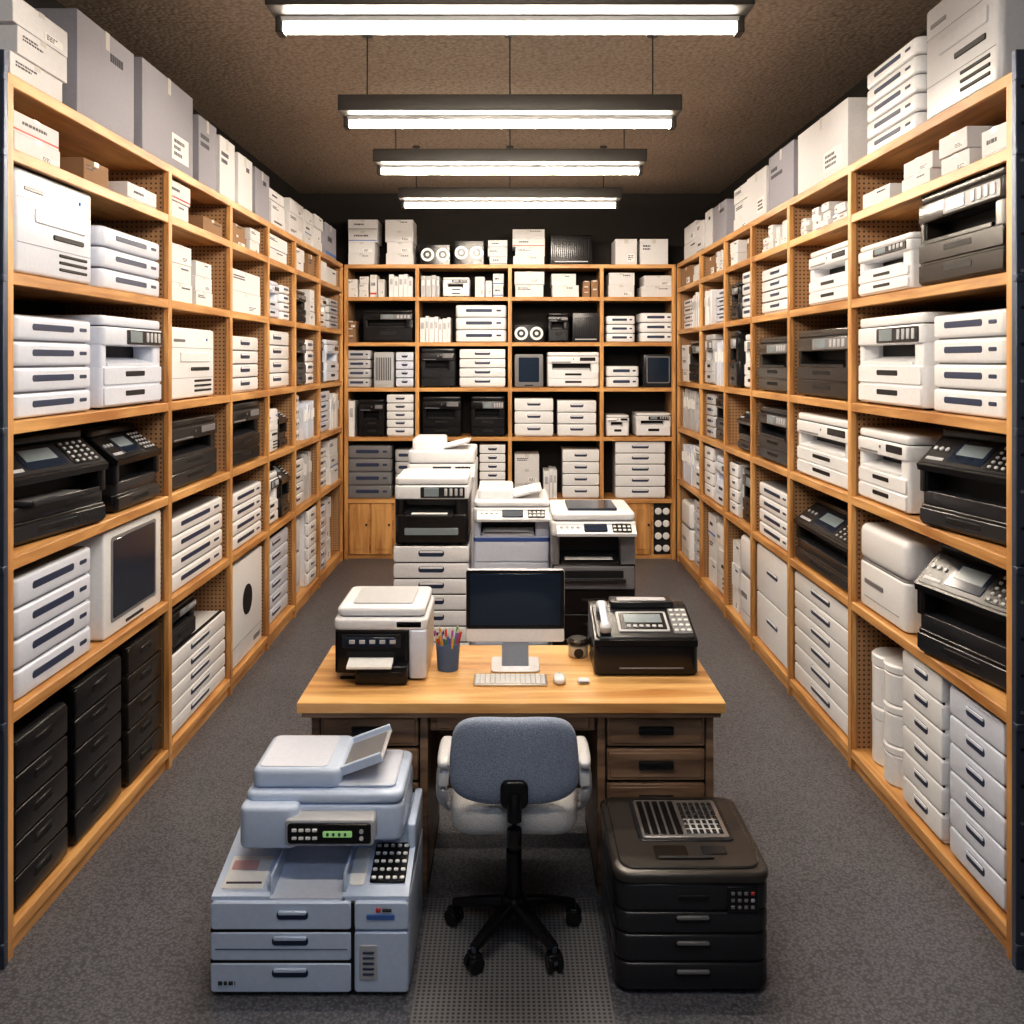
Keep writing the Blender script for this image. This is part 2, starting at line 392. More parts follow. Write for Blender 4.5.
NAMES={'dr':'drawer_unit','ts':'paper_tray_stack','lp':'laser_printer','lb':'laser_printer','tw':'tower_printer','ij':'inkjet_printer','cv':'photo_printer','fd':'display_monitor_box','ov':'storage_cabinet',
 'ct':'shipping_box','cs':'box_stack','bn':'box_file_row','sp':'stereo_speaker_pair','cn':'storage_canister_stack','sm':'small_carton_group','gr':'ventilated_server_box'}
def build(kind,w,d,h,c):
    mb=MB(); k=kind[:2]; n=int(kind[2:]) if len(kind)>2 else 3
    dk=c in(BLACK,DGREY,BROWNBLK,TAUPE)
    if k=='dr': drawers(mb,w,d,h,n,c,slot=(SLOT if dk else NAVY))
    elif k=='ts': traystack(mb,w,d,h,n,c,slot=(SLOT if dk else NAVY))
    elif k=='lp': laser(mb,w,d,h,c,None if not dk else DGREY,2 if n==3 else n,SLOT,panel=(DGREY if not dk else GREY))
    elif k=='lb': laser(mb,w,d,h,c,BLACK,2,SLOT,top=TAUPE if c is BROWNBLK else None,panel=GREY)
    elif k=='tw': tower(mb,w,d,h,c)
    elif k=='ij': inkjet(mb,w,d,h,c,DGREY if dk else WHITE2,tray=(n!=1))
    elif k=='cv': cover(mb,w,d,h,c)
    elif k=='fd': framed(mb,w,d,h,c)
    elif k=='ov': ovalbox(mb,w,d,h,c)
    elif k=='ct': carton(mb,w,d,h,c)
    elif k=='cs': cartonstack(mb,w,d,h,c,n)
    elif k=='bn': bgroup(mb,w,d,h,c)
    elif k=='sp': speakers(mb,w,d,h)
    elif k=='cn': canisters(mb,w,d,h,c)
    elif k=='sm': smallset(mb,w,d,h,c)
    elif k=='gr': grille(mb,w,d,h,c)
    return mb,NAMES[k]

# ------------------------------------------------------------------ room
RX=2.24; Y0=-1.6; Y1=9.62; CZ=3.80
def plane_box(name,x0,x1,y0,y1,z0,z1,mat):
    mb=MB(); mb.box(x0,x1,y0,y1,z0,z1,mat,r=.0006,b=.0005); return mb.make(name)
m,nt,b=newmat('grey_carpet')
tc=nt.nodes.new('ShaderNodeTexCoord'); v=nt.nodes.new('ShaderNodeTexVoronoi'); v.inputs['Scale'].default_value=95
n=nt.nodes.new('ShaderNodeTexNoise'); n.inputs['Scale'].default_value=1.5; n.inputs['Detail'].default_value=6
nt.links.new(tc.outputs['Object'],v.inputs['Vector']); nt.links.new(tc.outputs['Object'],n.inputs['Vector'])
cr=nt.nodes.new('ShaderNodeValToRGB'); cr.color_ramp.elements[0].color=(.22,.225,.255,1); cr.color_ramp.elements[1].color=(.085,.088,.105,1)
cr.color_ramp.elements[0].position=.1; cr.color_ramp.elements[1].position=.75
nt.links.new(v.outputs['Distance'],cr.inputs['Fac'])
mx=nt.nodes.new('ShaderNodeMix'); mx.data_type='RGBA'; mx.blend_type='MULTIPLY'; mx.inputs[0].default_value=.3
nt.links.new(cr.outputs['Color'],mx.inputs[6]); nt.links.new(n.outputs['Fac'],mx.inputs[7]); nt.links.new(mx.outputs[2],b.inputs['Base Color'])
bp=nt.nodes.new('ShaderNodeBump'); bp.inputs['Strength'].default_value=.35; bp.inputs['Distance'].default_value=.003; bp.invert=True
nt.links.new(v.outputs['Distance'],bp.inputs['Height']); nt.links.new(bp.outputs['Normal'],b.inputs['Normal']); b.inputs['Roughness'].default_value=.36
FLOOR=m
m,nt,b=newmat('ceiling_stipple')
tc=nt.nodes.new('ShaderNodeTexCoord'); v=nt.nodes.new('ShaderNodeTexVoronoi'); v.inputs['Scale'].default_value=38
nt.links.new(tc.outputs['Object'],v.inputs['Vector'])
cr=nt.nodes.new('ShaderNodeValToRGB'); cr.color_ramp.elements[0].color=(.44,.36,.29,1); cr.color_ramp.elements[1].color=(.22,.17,.135,1)
nt.links.new(v.outputs['Distance'],cr.inputs['Fac']); nt.links.new(cr.outputs['Color'],b.inputs['Base Color'])
bp=nt.nodes.new('ShaderNodeBump'); bp.inputs['Strength'].default_value=.6; bp.inputs['Distance'].default_value=.006; bp.invert=True
nt.links.new(v.outputs['Distance'],bp.inputs['Height']); nt.links.new(bp.outputs['Normal'],b.inputs['Normal']); b.inputs['Roughness'].default_value=.9
CEIL=m
plane_box('floor',-RX-.1,RX+.1,Y0-.1,Y1+.1,-.1,0,FLOOR)
plane_box('ceiling',-RX-.1,RX+.1,Y0-.1,Y1+.1,CZ,CZ+.1,CEIL)
plane_box('wall_left',-RX-.1,-RX,Y0-.1,Y1+.1,0,CZ,WALLM)
plane_box('wall_right',RX,RX+.1,Y0-.1,Y1+.1,0,CZ,WALLM)
plane_box('wall_back',-RX,RX,Y1,Y1+.1,0,CZ,WALLM)
plane_box('wall_front',-RX,RX,Y0-.1,Y0,0,CZ,plastic('wall_paint_grey',(.3,.32,.36),.85))
plane_box('floor_mat',-.305,.320,2.1,3.37,.0,.005,MATM)

# ------------------------------------------------------------------ side shelving
LV=[.10,.83,1.35,1.81,2.32,2.74,2.99]
UP=[3.03,4.46,5.44,6.28,7.07,7.98,9.06]
T=.032
for side,nm in((-1,'l'),(1,'r')):
    mb=MB(); xf=1.69; xb=2.21
    def X(a): return side*a
    for i,z in enumerate(LV):
        mb.box(X(xf),X(xb),UP[0]-.02,UP[-1]+.02,z-T,z,WOODY,r=.003,b=.003)
        mb.box(X(xf-.006),X(xf+.012),UP[0]-.02,UP[-1]+.02,z-T-.012,z-.001,WOODY,r=.003,b=.003)
    mb.box(X(xf+.01),X(xf+.03),UP[0],UP[-1],0,.07,WOODY)
    for k,y in enumerate(UP):
        mb.box(X(xf-.008),X(xf+.02),y-.022,y+.022,0,LV[-1]-T+.0,WOODZ,r=.003)
        for i in range(len(LV)-1):
            mb.box(X(xf+.015),X(xb-.002),y-.012,y+.012,LV[i],LV[i+1]-T,PEGX,r=.001)
    mb.box(X(xb),X(xb+.012),UP[0],UP[-1],.02,LV[-1],BACKP,r=.001)
    mb.box(X(xf-.014),X(xf+.03),UP[0]-.05,UP[0]-.022,0,3.05,STEEL,r=.003)
    for i in range(24): mb.cyl((X(xf+.006),UP[0]-.053,.12+i*.122),.006,.006,SILVER if i%3==0 else SLOT,axis='y',seg=10)
    for z in LV: mb.box(X(xf-.016),X(xf+.03),UP[0]-.056,UP[0]-.03,z-.04,z-.015,STEEL,r=.003)
    mb.make('shelving_unit')
def sitem(side,kind,y0,y1,lev,h,c,off=.02,dmax=.44,turn=0):
    w=y1-y0-.012; d=min(dmax,.47-off)
    mb,n=build(kind,w,d,h,c)
    o=mb.make(n,(side*(1.69+off),(y0+y1)/2,LV[lev]+.0005),math.radians(90 if side<0 else -90)+math.radians(turn))
    return o
L=-1;R=1
W,W2=WHITE,WHITE2
items=[
(L,'cs3',3.09,3.50,6,.30,CARTON),(L,'ct',3.55,4.10,6,.42,CARTON2),(L,'ct',4.18,4.86,6,.44,CARTON2),
(L,'cs2',3.10,3.44,5,.15,CARTON),(L,'cs1',3.60,3.86,5,.10,CARTONB),(L,'ct',4.02,4.36,5,.08,CARTON),
(L,'tw',3.10,3.70,4,.375,W2),(L,'ts3',3.77,4.42,4,.27,W2),
(L,'ts4',3.10,3.70,3,.37,W2),(L,'lp',3.77,4.42,3,.40,W2),
(L,'ij',3.10,3.74,2,.39,BLACK,.03,.40,-9),(L,'ij1',3.90,4.40,2,.37,BLACK),
(L,'ts4',3.10,3.70,1,.43,W2),(L,'fd',3.78,4.42,1,.46,W),
(L,'dr5',3.10,3.48,0,.60,BLACK),(L,'dr5',3.53,3.96,0,.63,BLACK),(L,'dr5',4.02,4.42,0,.63,BROWNBLK),
(L,'ct',4.94,5.25,6,.38,CARTON2),(L,'ct',5.30,5.60,6,.36,CARTON),
(L,'cs2',4.50,4.85,5,.20,CARTON),(L,'cs1',5.0,5.38,5,.09,CARTONB),
(L,'cs3',4.50,4.86,4,.30,CARTON),(L,'cs3',4.92,5.22,4,.25,CARTON),
(L,'tw',4.50,5.22,3,.38,W),(L,'lp',4.50,5.25,2,.36,BLACK),(L,'ts4',4.50,5.38,1,.38,W),
(L,'dr5',4.52,5.40,0,.42,W),
(L,'ct',5.66,5.98,6,.34,CARTON),(L,'ct',6.04,6.4,6,.33,CARTON2),
(L,'cs2',5.48,5.9,5,.14,CARTONB),(L,'cs2',5.96,6.22,5,.16,CARTON),
(L,'cs2',5.5,6.2,4,.27,CARTON),(L,'dr4',5.5,6.1,3,.36,W),(L,'lp',5.5,6.15,2,.40,BLACK),(L,'ts4',5.5,6.22,1,.36,W),
(L,'ov',5.5,6.22,0,.64,W),
(R,'tw',3.14,3.72,6,.46,LGREY),(R,'ts5',3.78,4.34,6,.40,W),(R,'ct',4.55,5.35,6,.36,CARTON),
(R,'cs1',3.10,3.30,5,.11,CARTON),(R,'cs2',3.36,3.62,5,.16,CARTON),(R,'cs2',3.68,3.98,5,.14,CARTON),(R,'cs1',4.05,4.38,5,.08,CARTON),
(R,'lb',3.09,3.77,4,.385,BROWNBLK),(R,'lp',3.84,4.42,4,.25,W),
(R,'ts4',3.10,3.66,3,.39,W),(R,'lp',3.72,4.42,3,.41,W),
(R,'ij1',3.14,3.68,2,.40,BLACK,.03,.38,12),(R,'lp',3.86,4.42,2,.34,W),
(R,'ij1',3.14,3.70,1,.45,BLACK,.03,.38,12),(R,'cv',3.88,4.42,1,.40,W),
(R,'dr6',3.10,3.50,0,.66,W2),(R,'dr6',3.55,3.92,0,.67,W),(R,'cn',3.98,4.42,0,.56,W),
(R,'ct',5.42,5.95,6,.36,CARTON2),(R,'sm',4.5,5.4,5,.15,CARTON),
(R,'lp',4.52,5.15,4,.31,W),(R,'lb',4.50,5.36,3,.38,BROWNBLK),(R,'lp',4.50,5.36,2,.36,W),(R,'ij1',4.50,5.40,1,.38,BROWNBLK),(R,'dr6',4.50,5.40,0,.66,W),
(R,'ct',6.0,6.5,6,.33,CARTON),(R,'sm',5.48,6.2,5,.17,CARTON),
(R,'dr4',5.5,6.1,4,.30,W),(R,'lb',5.5,6.2,3,.36,TAUPE),(R,'lp',5.5,6.2,2,.36,DGREY),(R,'ts4',5.5,6.2,1,.36,W),(R,'dr2',5.5,6.22,0,.66,W),
]
for it in items: sitem(*it)
mb,n=build('lp1',.40,.38,.22,BLACK); mb.make('laser_printer',(-1.73,4.75,LV[0]+.4215),math.radians(90))
pal_w=[W,W,W,W2,LGREY]
for side in(-1,1):
    for bi in range(3,6):
        ya,yb=UP[bi]+.03,UP[bi+1]-.03
        for lev in range(7):
            hmax=[.66,.46,.40,.44,.34,.20,.36][lev]
            y=ya
            if lev==6 and bi==3: y=6.55
            while y<yb-.2:
                w=min(random.uniform(.34,.62),yb-y)
                if yb-(y+w)<.22: w=yb-y
                dark=random.random()<(.45 if lev in(2,3) else .15)
                if lev==6: kind=random.choice(['ct','ct','cs2','cs3']); c=random.choice([CARTON,CARTON,CARTON2])
                elif lev==5: kind=random.choice(['sm','cs2','ct']); c=random.choice([CARTON,CARTON,CARTONB])
                elif lev==0: kind=random.choice(['dr5','dr6','tw','cs3','cv']); c=random.choice(pal_w)
                elif dark: kind=random.choice(['lp','ij1','lb','dr4']); c=random.choice([BLACK,BROWNBLK,DGREY])
                else: kind=random.choice(['lp','dr4','ts4','tw','cs3','bn','lp']); c=random.choice(pal_w)
                if kind in('cs2','cs3'): c=CARTON
                sitem(side,kind,y,y+w-.03,lev,hmax*random.uniform(.78,1),c,off=random.uniform(.015,.05),dmax=.40)
                y+=w+ (random.uniform(0,.08))

# ------------------------------------------------------------------ back shelving
BL=[.61,1.24,1.74,2.2,2.66,2.99]; BX=[-1.66,-.94,0,.93,1.66]; YB=9.12; YD=9.58
mb=MB()
for z in BL:
    mb.box(-1.68,1.68,YB,YD,z-T,z,WOODX); mb.box(-1.68,1.68,YB-.006,YB+.012,z-T-.008,z-.001,WOODX)
for x in BX:
    mb.box(x-.02,x+.02,YB-.008,YB+.02,0,2.96,WOODZ)
    for i in range(len(BL)-1): mb.box(x-.012,x+.012,YB+.01,YD,BL[i],BL[i+1]-T,PEGY,r=.001)
mb.box(-1.68,1.68,YD,YD+.012,.02,2.99,BACKP)
mb.box(-1.68,1.68,YB+.03,YD,.0,.58,WOODX)
for x0,x1 in((-1.63,-1.43),(-1.41,-1.20),(-1.18,-.96),(-.92,-.48),(-.46,-.02),(.02,.45),(.47,.91),(.95,1.18),(1.20,1.43)):
    mb.box(x0,x1,YB+.005,YB+.03,.05,.565,WOODZ,r=.004); mb.box(x0+.045,x1-.045,YB+.0,YB+.006,.10,.515,WOODZ,r=.004,b=.003)
    mb.cyl((x1-.025,YB-.012,.35),.011,.02,SLOT,axis='y',seg=12)
mb.box(1.46,1.63,YB+.02,YB+.031,.05,.565,SLOT,r=.003)
for i in range(2):
    for j in range(4): mb.cyl((1.505+i*.08,YB+.004,.11+j*.125),.036,.018,WHITE,axis='y',seg=16,bev=.006)
mb.make('shelving_unit')
def bitem(kind,x0,x1,z,h,c,off=.025):
    mb,n=build(kind,x1-x0-.012,.36,h,c); mb.make(n,((x0+x1)/2,YB+off,z+.0005),0)
def px(a): return (a-510)/98.6
B=[
('cs4',347,378,2.99,.46,CARTON),('cs4',384,414,2.99,.46,CARTON),('sp',419,451,2.99,.20,W),('sp',453,485,2.99,.24,W),('cs3',487,508,2.99,.25,CARTON),('cs4',512,546,2.99,.36,CARTON),('gr',550,593,2.99,.30,BLACK),('ct',615,638,2.99,.26,CARTON),('ct',640,669,2.99,.26,CARTON),
('sm',346,385,2.66,.25,CARTON),('bn',388,414,2.66,.24,W),('bn',420,440,2.66,.24,LGREY),('lp',442,470,2.66,.2,W),('sm',473,507,2.66,.24,CARTON),('cs2',513,546,2.66,.26,CARTON),('cs2',551,580,2.66,.24,CARTON),('sm',582,600,2.66,.2,CARTONB),('cs2',606,636,2.66,.25,CARTON),('cs2',641,675,2.66,.22,CARTON),
('sm',344,361,2.2,.3,CARTONB),('lp1',362,414,2.2,.33,BLACK),('bn',419,451,2.2,.27,W),('ts3',455,507,2.2,.38,W),('sp',513,545,2.2,.18,W),('lp1',547,570,2.2,.3,BLACK),('gr',572,600,2.2,.3,DGREY),('ts3',606,636,2.2,.27,W),('ts3',640,675,2.2,.3,W),
('ts4',344,371,1.74,.38,LGREY),('gr',373,394,1.74,.36,LGREY),('dr4',395,414,1.74,.36,W2),('lp',420,456,1.74,.4,DGREY),('dr4',459,506,1.74,.39,W),('fd',514,544,1.74,.34,GREY),('lp',547,600,1.74,.36,W),('ts2',606,640,1.74,.22,W),('fd',643,674,1.74,.34,DGREY),
('bn',344,357,1.24,.42,W),('lp3',358,385,1.24,.38,BLACK),('dr5',386,414,1.24,.43,W),('lp',421,462,1.24,.41,BLACK),('lp',470,506,1.24,.41,BLACK),('dr3',514,554,1.24,.39,W),('dr3',557,597,1.24,.37,W),('lp1',606,630,1.24,.22,W),('lp1',636,672,1.24,.24,W),
('ts4',346,392,.61,.54,GREY),('ts4',394,414,.61,.5,LGREY),('dr6',479,506,.61,.55,W),('cs3',514,540,.61,.45,CARTON),('dr4',562,600,.61,.5,W),('dr5',615,666,.61,.58,W),
('bn',543,560,.61,.3,W)]
for k,a,b_,z,h,c in B: bitem(k,px(a),px(b_),z,h,c)

# ------------------------------------------------------------------ lamps
for ly,tm in((3.50,TUBE),(4.92,TUBE),(6.15,TUBE),(7.5,TUBE),(1.9,TUBE),(.2,FILLTUBE)):  # last two are unseen lamps, added to brighten surfaces facing the camera
    mb=MB()
    mb.box(-.915,.915,ly-.15,ly+.10,3.345,3.43,HOUS,r=.01,b=.006)
    mb.box(-.89,.89,ly-.035,ly+.035,3.325,3.35,LGREY,r=.006)
    mb.cyl((-.875,ly,3.312),.024,1.75,tm,axis='x',seg=12)
    for s_ in(-1,1): mb.box(s_*.875,s_*.905,ly-.035,ly+.035,3.285,3.345,HOUS,r=.006)
    for wx in(-.78,0,.78):
        mb.cyl((wx,ly,3.42),.0035,CZ-3.42,SLOT,seg=6); mb.cyl((wx,ly,CZ-.012),.03,.012,HOUS,seg=14)
    mb.make('linear_pendant_or_fill_lamp')

# ------------------------------------------------------------------ desk
mb=MB()
for i in range(5):
    ya=3.33+i*.136; mb.box(-.79,.80,ya,ya+.1352,.712,.75,DESKTOP,r=.002,b=.002)
mb.box(-.775,.785,3.345,3.995,.69,.712,DESKW,r=.003)
for x0,x1 in((-.75,-.31),(.33,.77)):
    mb.box(x0,x1,3.41,3.97,.03,.69,DESKW,r=.004)
    mb.box(x0-.0,x0+.03,3.40,3.43,0,.69,DESKW); mb.box(x1-.03,x1,3.40,3.43,0,.69,DESKW)
    mb.box(x0,x1,3.43,3.96,0,.03,SLOT)
    mb.box(x0+.03,x1-.03,3.408,3.412,.03,.685,SLOT,r=.001,b=.001)
    zt=.682
    for i in range(5):
        z1=zt-i*.129; z0=z1-.118
        mb.box(x0+.036,x1-.036,3.392,3.42,z0,z1,DESKW,r=.005,b=.004,axis='y')
        mb.box(x0+.046,x1-.046,3.388,3.40,z0+.012,z1-.012,DESKW,r=.004,b=.003,axis='y')
        xc=(x0+x1)/2; zc=(z0+z1)/2
        mb.box(xc-.065,xc+.065,3.374,3.389,zc+.004,zc+.018,SLOT,r=.004)
        mb.box(xc-.065,xc+.065,3.377,3.389,zc-.012,zc+.006,BLACK,r=.004,axis='y')
mb.box(-.30,.32,3.40,3.44,.62,.69,DESKW,r=.003); mb.box(-.28,.30,3.393,3.41,.628,.682,DESKW,r=.005,b=.004,axis='y')
mb.box(-.31,.33,3.93,3.95,.15,.69,DESKW)
mb.make('wooden_desk')

# ------------------------------------------------------------------ office chair
CX,CY=.014,3.15
mb=MB()
def bend(p):
    q=p.copy(); q.y+=.9*p.x*p.x-.25*p.z*abs(p.z); q.x*=1-.05*(p.z/.14); return q
mb.pillow((CX,CY-.21,.705),.213,.14,.036,.5,.50,FABRIC,'xz',bend)
mb.pillow((CX,CY+.0,.507),.218,.215,.066,.55,.55,FABRIC2,'xy',lambda p:Vector((p.x,p.y,p.z-.6*p.x*p.x)))
mb.box(CX-.15,CX+.15,CY-.14,CY+.14,.427,.457,BLACK,r=.04,b=.008)
mb.box(CX-.045,CX+.045,CY-.262,CY-.235,.57,.66,BLACK,r=.025,b=.008,axis='y')
mb.tube([(CX,CY-.255,.62),(CX,CY-.272,.54),(CX,CY-.25,.45),(CX,CY-.14,.43),(CX,CY,.43)],.018,BLACK,flat=1.3)
mb.cyl((CX,CY,.28),.017,.155,STEEL,seg=16); mb.cyl((CX,CY,.10),.027,.20,BLACK,seg=18); mb.cyl((CX,CY,.395),.05,.04,BLACK,seg=18)
mb.cyl((CX,CY,.075),.045,.07,BLACK,seg=20,bev=.01)
for k in range(5):
    a=math.radians(-54+72*k); ex,ey=CX+.225*math.cos(a),CY+.225*math.sin(a)
    mb.tube([(CX+.03*math.cos(a),CY+.03*math.sin(a),.115),(CX+.12*math.cos(a),CY+.12*math.sin(a),.10),(ex,ey,.075)],[.024,.015],BLACK,flat=1.2)
    mb.cyl((ex,ey,.045),.008,.035,STEEL,seg=10)
    t=a+1.2; M0=mb.M.copy(); mb.M=Matrix.Translation((ex,ey,.0285))@Matrix.Rotation(t,4,'Z')
    mb.cyl((-.026,0,0),.028,.018,BLACK,axis='x',seg=20,bev=.004); mb.cyl((.008,0,0),.028,.018,BLACK,axis='x',seg=20,bev=.004); mb.cyl((-.01,0,0),.012,.02,GREY,axis='x')
    mb.box(-.024,.024,-.018,.02,.012,.034,BLACK,r=.01,b=.004); mb.M=M0
for s_ in(-1,1):
    x=CX+s_*.235
    mb.tube([(CX+s_*.12,CY+.02,.442),(CX+s_*.19,CY+.02,.438),(x+s_*.012,CY+.0,.47),(x+s_*.015,CY-.03,.585),(x+s_*.01,CY-.03,.65)],.013,LGREY,flat=1.5)
    mb.pillow((x,CY-.05,.665),.025,.115,.017,.6,.6,LGREY,'xy')
    mb.tube([(x,CY-.13,.653),(x,CY-.155,.615),(x,CY-.15,.56),(x,CY-.10,.525),(x+s_*.01,CY-.03,.515)],.012,LGREY,flat=1.4)
mb.make('office_chair',(0,0,.0053))

# ------------------------------------------------------------------ hero white copier on floor
mb=MB(); w=.635; mb.M=Matrix.Translation((-.955,2.86,0))
C=BLUEW
mb.box(.01,w-.01,.02,.46,0,.02,SLOT)
mb.box(0,w,.006,.47,.012,.305,C,r=.03,b=.008)
for z0,z1 in((.012,.107),(.113,.205)):
    mb.box(.004,.452,-.006,.03,z0,z1,C,r=.012,b=.005,axis='y')
    mb.box(.20,.315,-.008,0,z0+.05,z0+.078,NAVY,r=.010,axis='y'); mb.box(.205,.31,-.013,-.004,z0+.068,z0+.08,C,r=.004,axis='y')
mb.box(.004,.452,-.006,.03,.211,.30,C,r=.012,b=.005,axis='y')
mb.box(.215,.315,-.008,0,.245,.272,NAVY,r=.010,axis='y'); mb.box(.22,.31,-.013,-.004,.262,.274,C,r=.004,axis='y')
mb.box(.02,.44,-.008,0,.150,.153,NAVY,r=.001)
mb.box(.004,.452,-.003,.02,.104,.116,SLOT,r=.001); mb.box(.004,.452,-.003,.02,.202,.214,SLOT,r=.001); mb.box(.450,.462,-.003,.02,.02,.298,SLOT,r=.001)
mb.box(.460,w-.002,-.006,.03,.012,.205,C,r=.012,b=.005,axis='y'); mb.box(.460,w-.002,-.006,.03,.211,.30,C,r=.012,b=.005,axis='y')
mb.box(.478,.535,-.009,0,.055,.165,LGREY,r=.004,axis='y')
for i in range(5): mb.box(.488,.525,-.011,-.004,.07+i*.017,.078+i*.017,NAVY,r=.002)
mb.box(.50,.59,-.009,0,.245,.262,INKB,r=.003,axis='y'); mb.box(.53,.545,-.010,0,.268,.283,INKR,r=.002); mb.box(.55,.58,-.010,0,.27,.28,INK,r=.001)
M0=mb.M.copy(); mb.M=M0@Matrix.Translation((.03,-.0085,0)); printbars(mb,0,.09,.035,.055,1); mb.M=M0
mb.prism([(.006,.30),(.006,.312),(.30,.375),(.47,.40),(.47,.30)],.004,.19,C)
mb.prism([(.006,.30),(.006,.312),(.30,.385),(.47,.42),(.47,.30)],.42,w-.003,C)
mb.prism([(.006,.29),(.006,.306),(.10,.312),(.20,.325),(.27,.35),(.30,.39),(.30,.29)],.185,.43,WHITE2)
mb.box(.185,.195,.02,.30,.305,.37,C,r=.004,b=.003); mb.box(.42,.43,.02,.30,.305,.378,C,r=.004,b=.003)
mb.box(.20,.415,.24,.30,.372,.41,NAVY,r=.004)
mb.M,Ls=slopeM(M0,.006,.312,.30,.385)
keypad(mb,.50,.05,.004,.115,.17,BLACK,PAPER,5,5); mb.box(.435,.485,.04,.20,.0,.005,PAPER,r=.01)
mb.M,Ls=slopeM(M0,.006,.312,.30,.375)
mb.box(.025,.16,.03,.17,.0,.002,PAPER,r=.004,b=.0005); mb.box(.035,.12,.11,.15,.001,.003,PINK,r=.004,b=.0005); mb.box(.035,.15,.05,.058,.001,.003,INK,r=.001,b=.0005)
mb.M=M0
mb.box(.09,w-.06,.27,.468,.35,.47,C,r=.03)
mb.box(w-.03,w-.002,.20,.468,.30,.44,C,r=.012,b=.006)
mb.box(.075,.60,.12,.46,.425,.545,C,r=.035,b=.014)
mb.box(.085,.59,.14,.455,.543,.55,GREY,r=.03)
mb.box(.075,.60,.12,.46,.549,.585,C,r=.035,b=.014)
mb.box(.07,.26,.07,.20,.425,.56,C,r=.03,b=.014)
mb.box(.225,.515,.055,.14,.445,.53,LGREY,r=.012,b=.006,axis='y'); mb.box(.235,.505,.048,.07,.455,.52,BLACK,r=.01,b=.003,axis='y')
mb.box(.35,.445,.044,.06,.478,.498,SCREENG,r=.003,axis='y')
for i in range(4): mb.box(.362+i*.019,.370+i*.019,.0425,.05,.482,.494,INK,r=.001)
for i in range(4): mb.box(.25+i*.022,.266+i*.022,.044,.05,.495,.506,PAPER,r=.001); mb.box(.25+i*.022,.266+i*.022,.044,.05,.47,.48,PAPER,r=.001)
for i in range(2): mb.cyl((.475,.044,.475+i*.022),.007,.01,LGREY if i else PAPER,axis='y',seg=12)
mb.M=M0@Matrix.Translation((.09,.15,.585))
mb.box(0,.30,0,.29,0,.065,C,r=.03,b=.018); mb.box(.02,.25,.02,.27,.064,.068,WHITE2,r=.02)
mb.M=M0@Matrix.Translation((.34,.15,.60))@Matrix.Rotation(math.radians(-20),4,'Y')
mb.box(0,.20,.03,.26,0,.012,LGREY,r=.01,b=.004); mb.box(.01,.19,.05,.24,.012,.016,GREY,r=.003,b=.001); mb.box(.0,.2,.02,.035,.0,.03,C,r=.006); mb.box(.0,.2,.255,.27,.0,.03,C,r=.006)
mb.M=M0@Matrix.Translation((.36,.16,.586)); mb.box(0,.21,0,.27,0,.012,WHITE2,r=.02,b=.004)
mb.M=M0
mb.make('multifunction_copier')

# ------------------------------------------------------------------ hero black printer on floor
mb=MB(); M0=Matrix.Translation((.335,2.865,0)); mb.M=M0; w=.495; d=.505
mb.box(.03,w-.03,.04,d-.03,0,.02,SLOT)
mb.box(.004,w-.004,.006,d,.012,.345,BLACK,r=.05,b=.006)
for i,(z0,z1) in enumerate(((.014,.100),(.106,.190),(.196,.262))):
    mb.box(0,w,-.002,d-.02,z0,z1,DGREY,r=.052,b=.008)
    zc=(z0+z1)/2+.012; mb.box(.19,.305,-.006,.01,zc-.011,zc+.011,SLOT,r=.010,axis='y'); mb.box(.195,.30,-.010,0,zc+.001,zc+.012,GREY,r=.004,axis='y')
mb.box(0,w,-.002,d-.01,.268,.352,DGREY,r=.052,b=.008)
mb.box(.20,.30,-.006,.01,.30,.318,SLOT,r=.006,axis='y')
mb.box(.355,.455,-.005,.01,.262,.345,BLACK,r=.006,axis='y')
for i in range(4):
    for j in range(3): mb.box(.368+i*.021,.380+i*.021,-.008,0,.275+j*.022,.286+j*.022,[GREY,LGREY,INKR][(i+j)%3 if i==3 else 0],r=.002)
mb.box(-.005,w+.005,-.008,d,.352,.388,TAUPE,r=.058,b=.012)
mb.box(.02,w-.02,.02,d-.025,.386,.396,TAUPE,r=.05,b=.004)
mb.box(.10,w-.07,.17,d-.05,.394,.401,DGREY,r=.02,b=.003)
mb.box(.115,w-.085,.185,d-.065,.400,.404,SILVER,r=.012,b=.001)
for i in range(5): mb.box(.125+i*.028,.145+i*.028,.20,d-.08,.403,.408,BLACK,r=.003)
mb.box(.27,.39,.205,.30,.403,.407,LGREY,r=.004)
for i in range(6):
    for j in range(7): mb.box(.27+i*.022,.285+i*.022,.205+j*.031,.228+j*.031,.403,.409,[DGREY,SLOT][(i+j)%2],r=.002)
mb.box(.14,.25,.06,.14,.395,.401,BROWNBLK,r=.008); mb.box(.15,.33,.06,.075,.395,.402,SLOT,r=.004); mb.box(.30,.38,.09,.14,.395,.400,DGREY,r=.006)
mb.make('floor_laser_printer')

# ------------------------------------------------------------------ desk photocopier (left)
mb=MB(); M0=Matrix.Translation((-.513,3.56,.7505)); mb.M=M0; w=.365; d=.37; x=w/2
mb.box(-x+.02,x-.02,.02,d-.02,0,.01,SLOT)
mb.box(-x,x,.03,d,.006,.20,BEIGE,r=.02,b=.008)
mb.box(-x+.002,x-.07,.0,.06,.03,.20,BLACK,r=.015,b=.005)
mb.box(-x+.03,x-.10,-.006,.02,.13,.185,DGREY,r=.008,axis='y')
mb.box(-x+.045,x-.12,-.012,.0,.142,.175,SCREEN,r=.004,axis='y')
for i in range(5): mb.box(-x+.06+i*.04,-x+.085+i*.04,-.014,-.008,.150,.166,LGREY,r=.003)
mb.box(-x+.05,x-.12,-.004,.02,.075,.115,SLOT,r=.006,axis='y')
mb.prism([(-.07,.07),(-.07,.078),(.0,.095),(.0,.075)],-x+.06,x-.13,PAPER)
